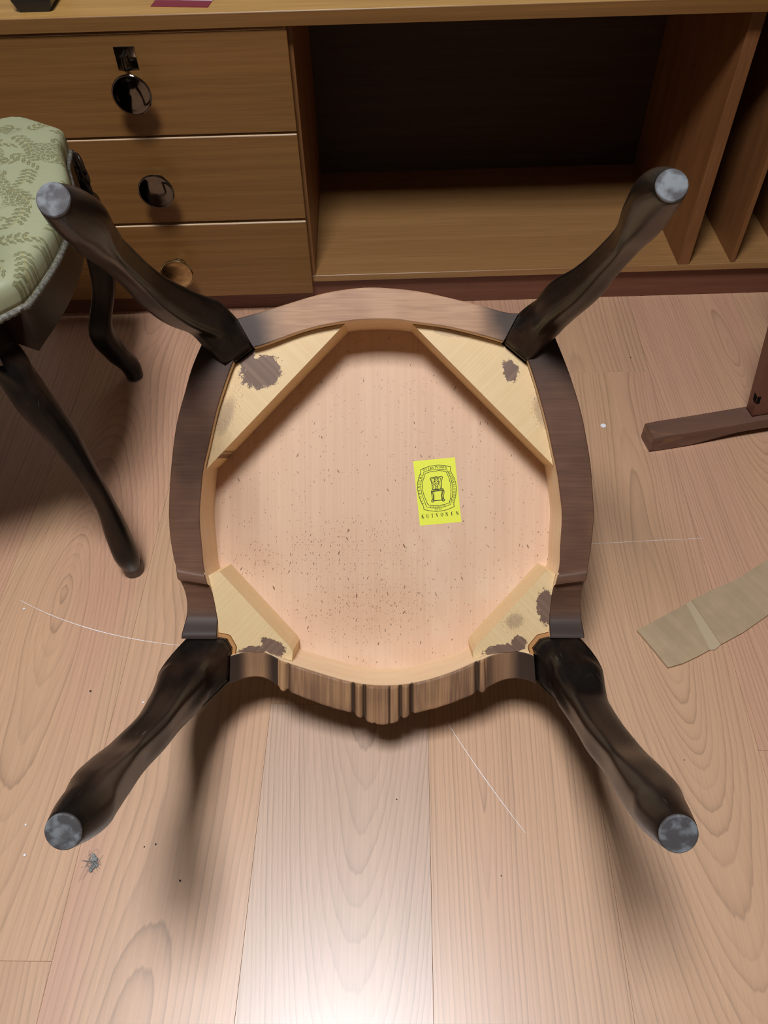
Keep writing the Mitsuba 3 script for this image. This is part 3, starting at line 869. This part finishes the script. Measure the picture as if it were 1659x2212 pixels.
# standing chair
tag('dining_chair_001', 'dark carved chair with pale green brocade seat, standing at the left edge by the drawers', 'chair')
build_chair('dining_chair_001', chair2_world, 'mat_dark_wood_standing', 'mat_rail_standing', 'mat_brocade', False, CUSH2)
# braid along the seat's edge of the standing chair
gp = RIM * 1.0
gpath = np.c_[gp, np.full(len(gp), -0.0555)]
gr = 0.0036 + 0.0010 * np.abs(np.sin(np.arange(len(gp)) * 2 * np.pi / 7))
put('dining_chair_001__braid', moved(tube(gpath, gr, 8, True), chair2_world), 'mat_gimp', True, label='twisted grey braid along the seat edge')
# carved leaf on the knees of the standing chair's front legs
for sx in (1, -1):
    lobes = []
    for k in range(5):
        for s in (-1, 0, 1):
            e = trimesh.creation.icosphere(2, 1.0)
            v = np.array(e.vertices) * [0.0075, 0.004, 0.0145]
            a = s * 0.5
            v = np.c_[v[:, 0] * math.cos(a) + v[:, 2] * math.sin(a), v[:, 1], -v[:, 0] * math.sin(a) + v[:, 2] * math.cos(a)]
            w0 = -0.02 + 0.019 * k
            rr_ = 0.0325 + 0.002 * math.sin(k * 1.4) - 0.0035 * max(0, k - 2)
            phi = math.radians(-45) + s * (0.42 - 0.05 * k)
            c, sn = math.cos(phi + math.pi / 2), math.sin(phi + math.pi / 2)
            v = np.c_[v[:, 0] * c - v[:, 1] * sn, v[:, 0] * sn + v[:, 1] * c, v[:, 2]]
            v += [0.2135 + rr_ * math.cos(phi), -0.187 + rr_ * math.sin(phi), w0]
            lobes.append(trimesh.Trimesh(v * [sx, 1, 1], e.faces if sx > 0 else e.faces[:, ::-1], process=False))
    put('dining_chair_001__knee_carving', moved(trimesh.util.concatenate(lobes), chair2_world), 'mat_dark_wood_standing', True, label='carved leaf on the knee of the leg')

# ------------------------------------------------------------------ maker's label on the underside
LBL, LBR, LTL = np.array([0.0460, -0.0314]), np.array([0.0986, -0.0264]), np.array([0.0372, 0.0504])
WP = -0.0765
paper = Polygon([LBL, LBR, LBR + LTL - LBL, LTL])
put('dining_chair__maker_label', moved(extrude(paper, WP + 0.00005, WP + 0.00022), chair_world), 'mat_yellow_paper', label='yellow paper label with a chair emblem and black lettering')
ZB, ZEX, ZEY = np.array([530, 1465.0]), np.array([708, -65.0]), np.array([-115, -1100.0])
ZI = np.linalg.inv(np.stack([ZEX, ZEY], 1))


def zl(pts):
    """Coordinates read off the label -> its metric plane."""
    q = (np.asarray(pts, float) - ZB) @ ZI.T
    return LBL + q[:, :1] * (LBR - LBL) + q[:, 1:] * (LTL - LBL)


ZS = np.linalg.norm(LBR - LBL) / 711.0


def ink_line(pts, wd=7, closed=False, curve=False):
    wd = wd * 1.3
    p = zl(pts)
    if curve:
        p = smooth_curve(p, 60)
    if closed:
        p = np.vstack([p, p[:1]])
    return LineString(p).buffer(wd * ZS / 2, cap_style='flat', join_style='mitre')


GW = {'I': .42, 'J': .5, '1': .45, '.': .25, 'E': .72, 'L': .7, 'S': .62, 'P': .7, 'T': .76, ' ': .35}


def glyph(ch):
    """A serif capital on a unit-high box; returns a shapely shape."""
    TK, TN, SF = .20, .085, .085
    parts = []

    def ln(a, b, w):
        parts.append(LineString([a, b]).buffer(w / 2, cap_style='flat'))

    def serif(x, y, w=.3):
        parts.append(sbox(x - w / 2, min(y, y + (SF if y < .5 else -SF)), x + w / 2, max(y, y + (SF if y < .5 else -SF))))

    def ring(cx, cy, rx, ry, ix, iy, clip=None):
        e = shapely.affinity.scale(Point(0, 0).buffer(1, 24), rx, ry).difference(shapely.affinity.scale(Point(0, 0).buffer(1, 24), ix, iy))
        e = shapely.affinity.translate(e, cx, cy)
        parts.append(e.intersection(clip) if clip is not None else e)
    if ch == 'K':
        ln((.2, 0), (.2, 1), TK); serif(.2, 0); serif(.2, 1); ln((.25, .42), (.72, 1), TN); serif(.7, 1, .24); ln((.38, .6), (.74, 0), TK); serif(.75, 0, .26)
    elif ch == 'U':
        ln((.2, .3), (.2, 1), TK); ln((.72, .3), (.72, 1), TN); serif(.2, 1); serif(.72, 1, .24); ring(.435, .32, .32, .33, .175, .26, sbox(0, -.1, 1, .32))
    elif ch == 'T':
        ln((.4, 0), (.4, 1), TK); serif(.4, 0); parts.append(sbox(.05, .94, .75, 1)); parts.append(sbox(.05, .8, .1, 1)); parts.append(sbox(.70, .8, .75, 1))
    elif ch == 'V':
        ln((.14, 1), (.44, 0), TK); ln((.44, .0), (.72, 1), TN); serif(.14, 1, .26); serif(.72, 1, .22)
    elif ch == 'Y':
        ln((.14, 1), (.42, .45), TK); ln((.42, .45), (.72, 1), TN); ln((.42, 0), (.42, .5), TK); serif(.42, 0); serif(.14, 1, .24); serif(.72, 1, .22)
    elif ch == 'O':
        ring(.45, .5, .40, .52, .22, .46)
    elif ch == 'N':
        ln((.16, 0), (.16, 1), TN); ln((.74, 0), (.74, 1), TN); ln((.18, 1), (.72, 0), TK); serif(.16, 0, .22); serif(.12, 1, .2); serif(.74, 1, .22)
    elif ch == 'E':
        ln((.2, 0), (.2, 1), TK); parts.append(sbox(.05, 0, .66, SF)); parts.append(sbox(.05, .94, .64, 1)); parts.append(sbox(.2, .47, .5, .53)); parts.append(sbox(.61, 0, .66, .22)); parts.append(sbox(.59, .78, .64, 1)); parts.append(sbox(.46, .4, .5, .6))
    elif ch == 'H':
        ln((.2, 0), (.2, 1), TK); ln((.72, 0), (.72, 1), TK); parts.append(sbox(.2, .47, .72, .53))
        for x in (.2, .72):
            serif(x, 0); serif(x, 1)
    elif ch == 'A':
        ln((.12, 0), (.42, 1), TN); ln((.42, 1), (.72, 0), TK); parts.append(sbox(.24, .3, .62, .36)); serif(.12, 0, .22); serif(.72, 0, .28)
    elif ch == 'L':
        ln((.2, 0), (.2, 1), TK); serif(.2, 1); parts.append(sbox(.05, 0, .64, SF)); parts.append(sbox(.59, 0, .64, .24))
    elif ch == 'D':
        ln((.2, 0), (.2, 1), TK); ring(.3, .5, .48, .5, .30, .44, sbox(.3, 0, 1, 1)); parts.append(sbox(.05, 0, .32, SF)); parts.append(sbox(.05, .94, .32, 1))
    elif ch == 'I':
        ln((.2, 0), (.2, 1), TK); serif(.2, 0); serif(.2, 1)
    elif ch == 'J':
        ln((.3, .2), (.3, 1), TK); serif(.3, 1); ring(.17, .2, .215, .24, .05, .17, sbox(-.1, -.1, .5, .2))
    elif ch == '1':
        ln((.22, 0), (.22, 1), TK); serif(.22, 0); ln((.06, .84), (.2, .98), TN * 1.4)
    elif ch in 'PR':
        ln((.2, 0), (.2, 1), TK); serif(.2, 0); ring(.3, .74, .34, .26, .18, .2, sbox(.3, .3, 1, 1)); parts.append(sbox(.05, .94, .32, 1)); parts.append(sbox(.2, .48, .32, .54))
        if ch == 'R':
            ln((.36, .5), (.66, 0), TK); serif(.68, 0, .2)
    elif ch == 'S':
        ring(.32, .74, .25, .26, .12, .2, unary_union([sbox(-.1, .74, .45, 1.1), sbox(-.1, .48, .32, .8), sbox(.4, .8, .6, .95)])); ring(.32, .25, .27, .27, .13, .2, unary_union([sbox(.2, -.1, .8, .25), sbox(.32, .2, .8, .55), sbox(0, .05, .2, .2)])); ln((.12, .62), (.52, .38), TK)
    elif ch == '9':
        ring(.3, .7, .28, .3, .14, .24); ln((.52, .7), (.25, .02), .12)
    elif ch == '8':
        ring(.3, .74, .24, .26, .12, .19); ring(.3, .26, .28, .27, .14, .2)
    elif ch == '.':
        parts.append(Point(.12, .07).buffer(.09))
    return unary_union(parts) if parts else None


def letter(ch, pos, ang, h, stretch=1.0):
    g = glyph(ch)
    if g is None:
        return None
    g = shapely.affinity.translate(g, -GW.get(ch, .9) / 2, -0.5)
    g = shapely.affinity.scale(g, h * ZS * stretch, h * ZS, origin=(0, 0))
    g = shapely.affinity.rotate(g, ang, origin=(0, 0), use_radians=True)
    return shapely.affinity.translate(g, pos[0], pos[1])


def text_on(s, path, h, stretch=1.0):
    """The letters of s spread evenly along a curve; their feet to the right-hand side of its direction."""
    p = smooth_curve(zl(path), 200)
    d = np.r_[0, np.cumsum(np.linalg.norm(np.diff(p, axis=0), axis=1))]
    wd = np.array([GW.get(c, .9) + .12 for c in s])
    at = (np.cumsum(wd) - wd / 2) / wd.sum() * d[-1]
    out = []
    for c, a in zip(s, at):
        q = np.array([np.interp(a, d, p[:, k]) for k in (0, 1)])
        q2 = np.array([np.interp(min(a + .0005, d[-1]), d, p[:, k]) for k in (0, 1)]) - np.array([np.interp(max(a - .0005, 0), d, p[:, k]) for k in (0, 1)])
        g = letter(c, q, math.atan2(q2[1], q2[0]), h, stretch)
        if g is not None:
            out.append(g)
    return out


ink = []
ink.append(ink_line([(540, 510), (620, 475), (700, 450), (780, 438), (850, 432), (960, 440), (1052, 462), (1045, 510), (1058, 545), (1075, 580), (1115, 660), (1140, 740), (1150, 820), (1145, 920), (1130, 1000), (1112, 1060), (1105, 1100), (1118, 1135), (1060, 1165), (1000, 1190), (940, 1205), (880, 1215), (800, 1220), (700, 1210), (600, 1190), (590, 1130), (550, 1060), (510, 950), (492, 850), (490, 750), (505, 660), (530, 590), (545, 550)], 7, True))
ink.append(ink_line([(598, 548), (660, 528), (720, 515), (850, 500), (920, 501), (985, 508), (1050, 640), (1075, 740), (1088, 850), (1080, 960), (1060, 1060), (1055, 1100), (950, 1140), (830, 1163), (730, 1162), (645, 1145), (600, 1030), (560, 920), (545, 800), (555, 700), (580, 620)], 6, True))
ink.append(ink_line([(620, 575), (680, 553), (740, 540), (850, 525), (970, 535), (1025, 650), (1050, 750), (1062, 850), (1055, 950), (1035, 1075), (940, 1105), (830, 1125), (740, 1125), (668, 1108), (620, 1000), (585, 900), (572, 800), (580, 700), (605, 630)], 7, True))
for pts, wd, cl in (([(700, 655), (770, 637), (800, 628), (850, 634), (880, 625), (912, 632), (905, 680), (893, 760), (908, 850)], 9, False), ([(700, 655), (720, 700), (738, 770), (745, 850)], 9, False), ([(725, 663), (748, 740), (768, 842)], 6, False),
                    ([(882, 655), (868, 740), (882, 840)], 6, False), ([(725, 663), (770, 655)], 6, False), ([(845, 650), (882, 655)], 6, False), ([(770, 650), (840, 650), (838, 690), (852, 710), (845, 760), (826, 780), (830, 815), (845, 846), (785, 850), (800, 815), (800, 785), (775, 765), (765, 715), (785, 690)], 8, True),
                    ([(740, 850), (825, 842), (915, 832)], 6, False), ([(720, 893), (742, 850)], 8, False), ([(915, 832), (945, 880)], 8, False), ([(730, 880), (770, 874), (910, 862), (940, 870)], 6, False), ([(722, 893), (765, 880), (900, 868), (944, 882)], 6, False),
                    ([(720, 893), (738, 960), (745, 1022)], 8, False), ([(742, 893), (760, 960), (760, 1030)], 9, False), ([(770, 885), (772, 1035)], 7, False), ([(944, 882), (934, 950), (935, 1002)], 8, False), ([(918, 880), (905, 950), (915, 1005)], 9, False), ([(892, 872), (903, 1025)], 7, False), ([(772, 1040), (905, 1027)], 9, False)):
    ink.append(ink_line(pts, wd, cl))
for q in ((748, 1043), (930, 1025)):
    c = Point(zl([q])[0])
    ink.append(c.buffer(25 * ZS).difference(c.buffer(12 * ZS)))
for x in range(752, 925, 21):
    for k in range(2):
        y = 846 + 18 * k - (x - 752) * 0.075
        ink.append(ink_line([(x + 8 * k, y), (x + 11 + 8 * k, y + 13)], 9))
for x, y, r in ((790, 670, 9), (822, 668, 9), (806, 690, 7), (785, 715, 10), (828, 712, 10), (806, 728, 8), (795, 748, 8), (822, 748, 8), (808, 768, 8), (815, 800, 9), (808, 826, 8)):
    ink.append(Point(zl([(x, y)])[0]).buffer(r * ZS))
for c, x in zip('KUTVONEN', (580, 662, 742, 826, 905, 990, 1080, 1167)):
    base = 1309 - (x - 580) * 0.101
    ink.append(letter(c, zl([(x, base)])[0], math.atan2((LBR - LBL)[1], (LBR - LBL)[0]), 64, 0.82))
ink += text_on('OY J.KUTVONEN', [(580, 516), (700, 487), (850, 468), (990, 474)], 40, 1.0)
ink += text_on('HUONEKALUTEHDAS', [(1010, 530), (1070, 640), (1108, 760), (1117, 880), (1100, 1000), (1083, 1075)], 40, 0.9)
ink += text_on('SUONENJOKI', [(592, 1110), (545, 1010), (518, 900), (515, 780), (530, 670), (562, 585)], 42, 1.0)
ink += text_on('PERUSTETTU', [(705, 1145), (780, 1147), (870, 1140), (970, 1118)], 26, 1.0)
ink += text_on('1918', [(785, 1188), (850, 1184), (915, 1176)], 34, 1.0)
ink = unary_union([g.buffer(0) for g in ink]).simplify(0.00002)
put('dining_chair__maker_label__print', moved(extrude(ink, WP + 0.00022, WP + 0.00026), chair_world), 'mat_ink', label='black printed emblem and lettering')

# ------------------------------------------------------------------ bench at the right edge
tag('bench', 'dark red-brown wooden bench with a foot bar on the floor at the right edge', 'bench')
BA = math.radians(9.6)
bd, bn = np.array([math.cos(BA), math.sin(BA)]), np.array([-math.sin(BA), math.cos(BA)])
bo = np.array([0.437, 0.909])


def bar_mesh(s0, s1):
    rings = []
    for s in np.linspace(s0, s1, 24):
        u_ = (s - s0) / (s1 - s0)
        e = min(u_, 1 - u_)
        lift = 0.014 * float(sstep(0.12, 0.4, e))
        c = 0.0018 if 0.001 < u_ < 0.999 else 0.0035
        z0_, z1_ = lift, 0.0345 + 0.002 * float(sstep(0.1, 0.5, e))
        ring = []
        for d_, z_ in ((0 + c, z0_), (0.036 - c, z0_), (0.036, z0_ + c), (0.036, z1_ - c), (0.036 - c, z1_), (c, z1_), (0, z1_ - c), (0, z0_ + c)):
            q = bo + bd * s + bn * d_
            ring.append((q[0], q[1], z_))
        rings.append(ring)
    return loft(rings)


put('bench__foot_bar', bar_mesh(0.0, 0.42), 'mat_bench', 25)


def post_pt(s, d_, z):
    q = bo + bd * s + bn * d_
    return (q[0] - 0.135 * (z - 0.036) * 1.0, q[1], z)


prings = []
for z in (0.0362, 0.040, 0.20, 0.40):
    a = 0.002 if z == 0.0362 else 0
    w1 = 0.12 + 0.16 * (z - 0.036)
    prings.append([post_pt(0.172 + a, 0.009 + a, z), post_pt(0.172 + w1 + .05 - a, 0.009 + a, z), post_pt(0.172 + w1 + .05 - a, 0.029 - a, z), post_pt(0.172 + a, 0.029 - a, z)])
put('bench__post', loft(prings), 'mat_bench_post', label='leaning red-brown upright board')
sl = np.array([post_pt(0.1695, 0.0155, 0.066), post_pt(0.181, 0.0086, 0.066), post_pt(0.181, 0.0086, 0.080), post_pt(0.1695, 0.0155, 0.080)])
sv = [np.array(post_pt(0.1716, d_, z)) for d_, z in ((0.010, 0.066), (0.018, 0.068), (0.018, 0.083), (0.010, 0.081))] + [np.array(post_pt(s, 0.0086, z)) for s, z in ((0.1722, 0.066), (0.1785, 0.0655), (0.1785, 0.0805), (0.1722, 0.081))]
put('bench__post__slot', M(sv, [[0, 1, 2], [0, 2, 3], [4, 5, 6], [4, 6, 7]]), 'mat_hole', label='small dark slot near the foot of the board')
put('bench__top', bbox(0.60, 1.15, 0.84, 1.08, 0.40, 0.425, 0.003), 'mat_bench')
tag('bench__top')
bo_keep = bo
bo = bo_keep + np.array([0.40, 0.0])
put('bench__foot_bar', bar_mesh(0.0, 0.30), 'mat_bench', 25)
prings = [[post_pt(0.10, 0.009, z), post_pt(0.22, 0.009, z), post_pt(0.22, 0.029, z), post_pt(0.10, 0.029, z)] for z in (0.0362, 0.20, 0.40)]
put('bench__post', loft(prings), 'mat_bench_post')
bo = bo_keep

# ------------------------------------------------------------------ cardboard and crumbs on the floor
tag('cardboard_strip', 'flat strip of brown corrugated cardboard on the floor at the right, creased across', 'cardboard')


def card_piece(poly, bumpfn=None):
    m = extrude(Polygon(poly), 0.0004, 0.0040)
    m = m.subdivide_to_size(0.012)
    v = np.array(m.vertices)
    if bumpfn:
        v[:, 2] += bumpfn(v[:, :2]) * (v[:, 2] > 0.002)
    return trimesh.Trimesh(v, m.faces, process=False)


cA = [(0.342, 0.573), (0.3565, 0.5445), (0.370, 0.515), (0.392, 0.521), (0.414, 0.5305), (0.4325, 0.540), (0.4195, 0.6135), (0.4145, 0.611)]
cB = [(0.4495, 0.5475), (0.4850, 0.5650), (0.527, 0.591), (0.66, 0.668), (0.66, 0.752), (0.6035, 0.716), (0.585, 0.7045), (0.558, 0.686), (0.50, 0.651), (0.4595, 0.634), (0.4285, 0.619)]
cC = [(0.4325, 0.540), (0.4400, 0.5405), (0.4495, 0.5475), (0.4285, 0.619), (0.4195, 0.6135)]
put('cardboard_strip__flap', card_piece(cA), 'mat_cardboard')
put('cardboard_strip__flap', card_piece(cB), 'mat_cardboard')
cr = card_piece(cC)
cvv = np.array(cr.vertices)
sd = (cvv[:, :2] - np.array([0.4412, 0.544])) @ np.array([0.955, 0.30]) + 0.0
cvv[:, 2] += np.where(cvv[:, 2] > 0.002, -0.0012, 0)
put('cardboard_strip__crease', trimesh.Trimesh(cvv, cr.faces, process=False), 'mat_card_crease', label='pressed crease across the strip')


def lump(x, y, r, flat, seed, sub=2):
    e = trimesh.creation.icosphere(sub, 1.0)
    v = np.array(e.vertices)
    v *= (0.6 + 0.8 * meshkit.fbm(v * 2.1 + seed * 7.3, 3, seed))[:, None]
    v = v * [r, r * 1.1, flat]
    v[:, 2] -= v[:, 2].min() - 0.0002
    v[:, :2] += (x, y)
    return trimesh.Trimesh(v, e.faces, process=False)


def cal_disc(x, y, r):
    a = np.arange(24) * 2 * np.pi / 24
    return loft([np.c_[x + r * s * np.cos(a), y + r * s * np.sin(a), np.full(24, z)] for s, z in ((1, 0.0001), (1, 0.0006), (0.9, 0.0009))])


put('paper_dot', cal_disc(0.3745, 0.974, 0.0046), 'mat_white_paper', label='tiny round white paper dot on the floor left of the bench foot', category='paper dot')
fl = [lump(-0.346 + RNG.normal(0, .0022), 0.29 + RNG.normal(0, .0052), RNG.uniform(.0012, .0026), RNG.uniform(.0008, .0016), i) for i in range(12)]
hairs = [tube(smooth_curve([(-0.346, 0.29, .003), (-0.346 + RNG.normal(0, .006), 0.29 + RNG.normal(0, .007), .004), (-0.346 + RNG.normal(0, .006), 0.29 + RNG.normal(0, .008), .001)], 10), 0.00012, 4) for _ in range(22)]
put('dust_tuft', trimesh.util.concatenate(fl + hairs), 'mat_fluff', True, label='grey tuft of dust on the floor below the bottom-left chair foot', category='dust')


DK, PA = 'dark crumbs on the floor', 'pale crumbs on the floor'
for i, (x, y, r, where) in enumerate(((-0.2435, 0.267, .0014, 'dark crumb on the floor in the shadow of the upturned chair, lower left'), (-0.2775, 0.308, .0012, 'dark crumb on the floor just right of the dust tuft'),
                                      (-0.395, 0.5075, .0016, 'dark crumb on the floor below the long curved white scratch'), (-0.246, 0.700, .0012, 'dark crumb on the floor right of the standing chair nearest foot'),
                                      (-0.218, 0.655, .0018, 'dark crumb on the floor between the curved scratch and the upturned chair'), (-0.2905, 0.3055, .0010, 'smallest dark crumb on the floor beside the dust tuft'),
                                      (0.005, 0.352, .0010, 'dark crumb on the pale board below the middle of the upturned chair'), (0.458, 1.1465, .0014, 'dark crumb on the floor in front of the sideboard plinth'),
                                      (0.36, 0.39, .0009, 'dark crumb on the floor below the cardboard strip'), (0.12, 0.262, .0009, 'dark crumb on the floor below the end of the straight scratch'))):
    put('floor_crumb', lump(x, y, r * .8, r * .4, 20 + i, 1), 'mat_dark_crumb', True, label='tiny ' + where, category='crumb', group=DK)
for i, (x, y, r, where) in enumerate(((-0.517, 0.640, .0016, 'pale crumb on the floor at the left end of the long curved scratch'), (-0.322, 0.489, .0014, 'pale crumb on the floor, upper of two left of the bottom-left chair leg'),
                                      (-0.3205, 0.462, .0014, 'pale crumb on the floor, lower of two left of the bottom-left chair leg'), (-0.436, 0.335, .0012, 'pale crumb on the floor at the left edge beside the bottom-left foot'),
                                      (-0.428, 0.300, .0016, 'pale crumb on the floor at the left edge below the bottom-left foot'))):
    put('paper_crumb', lump(x, y, r, r * .5, 40 + i, 1), 'mat_white_paper', True, label='tiny ' + where, category='crumb', group=PA)
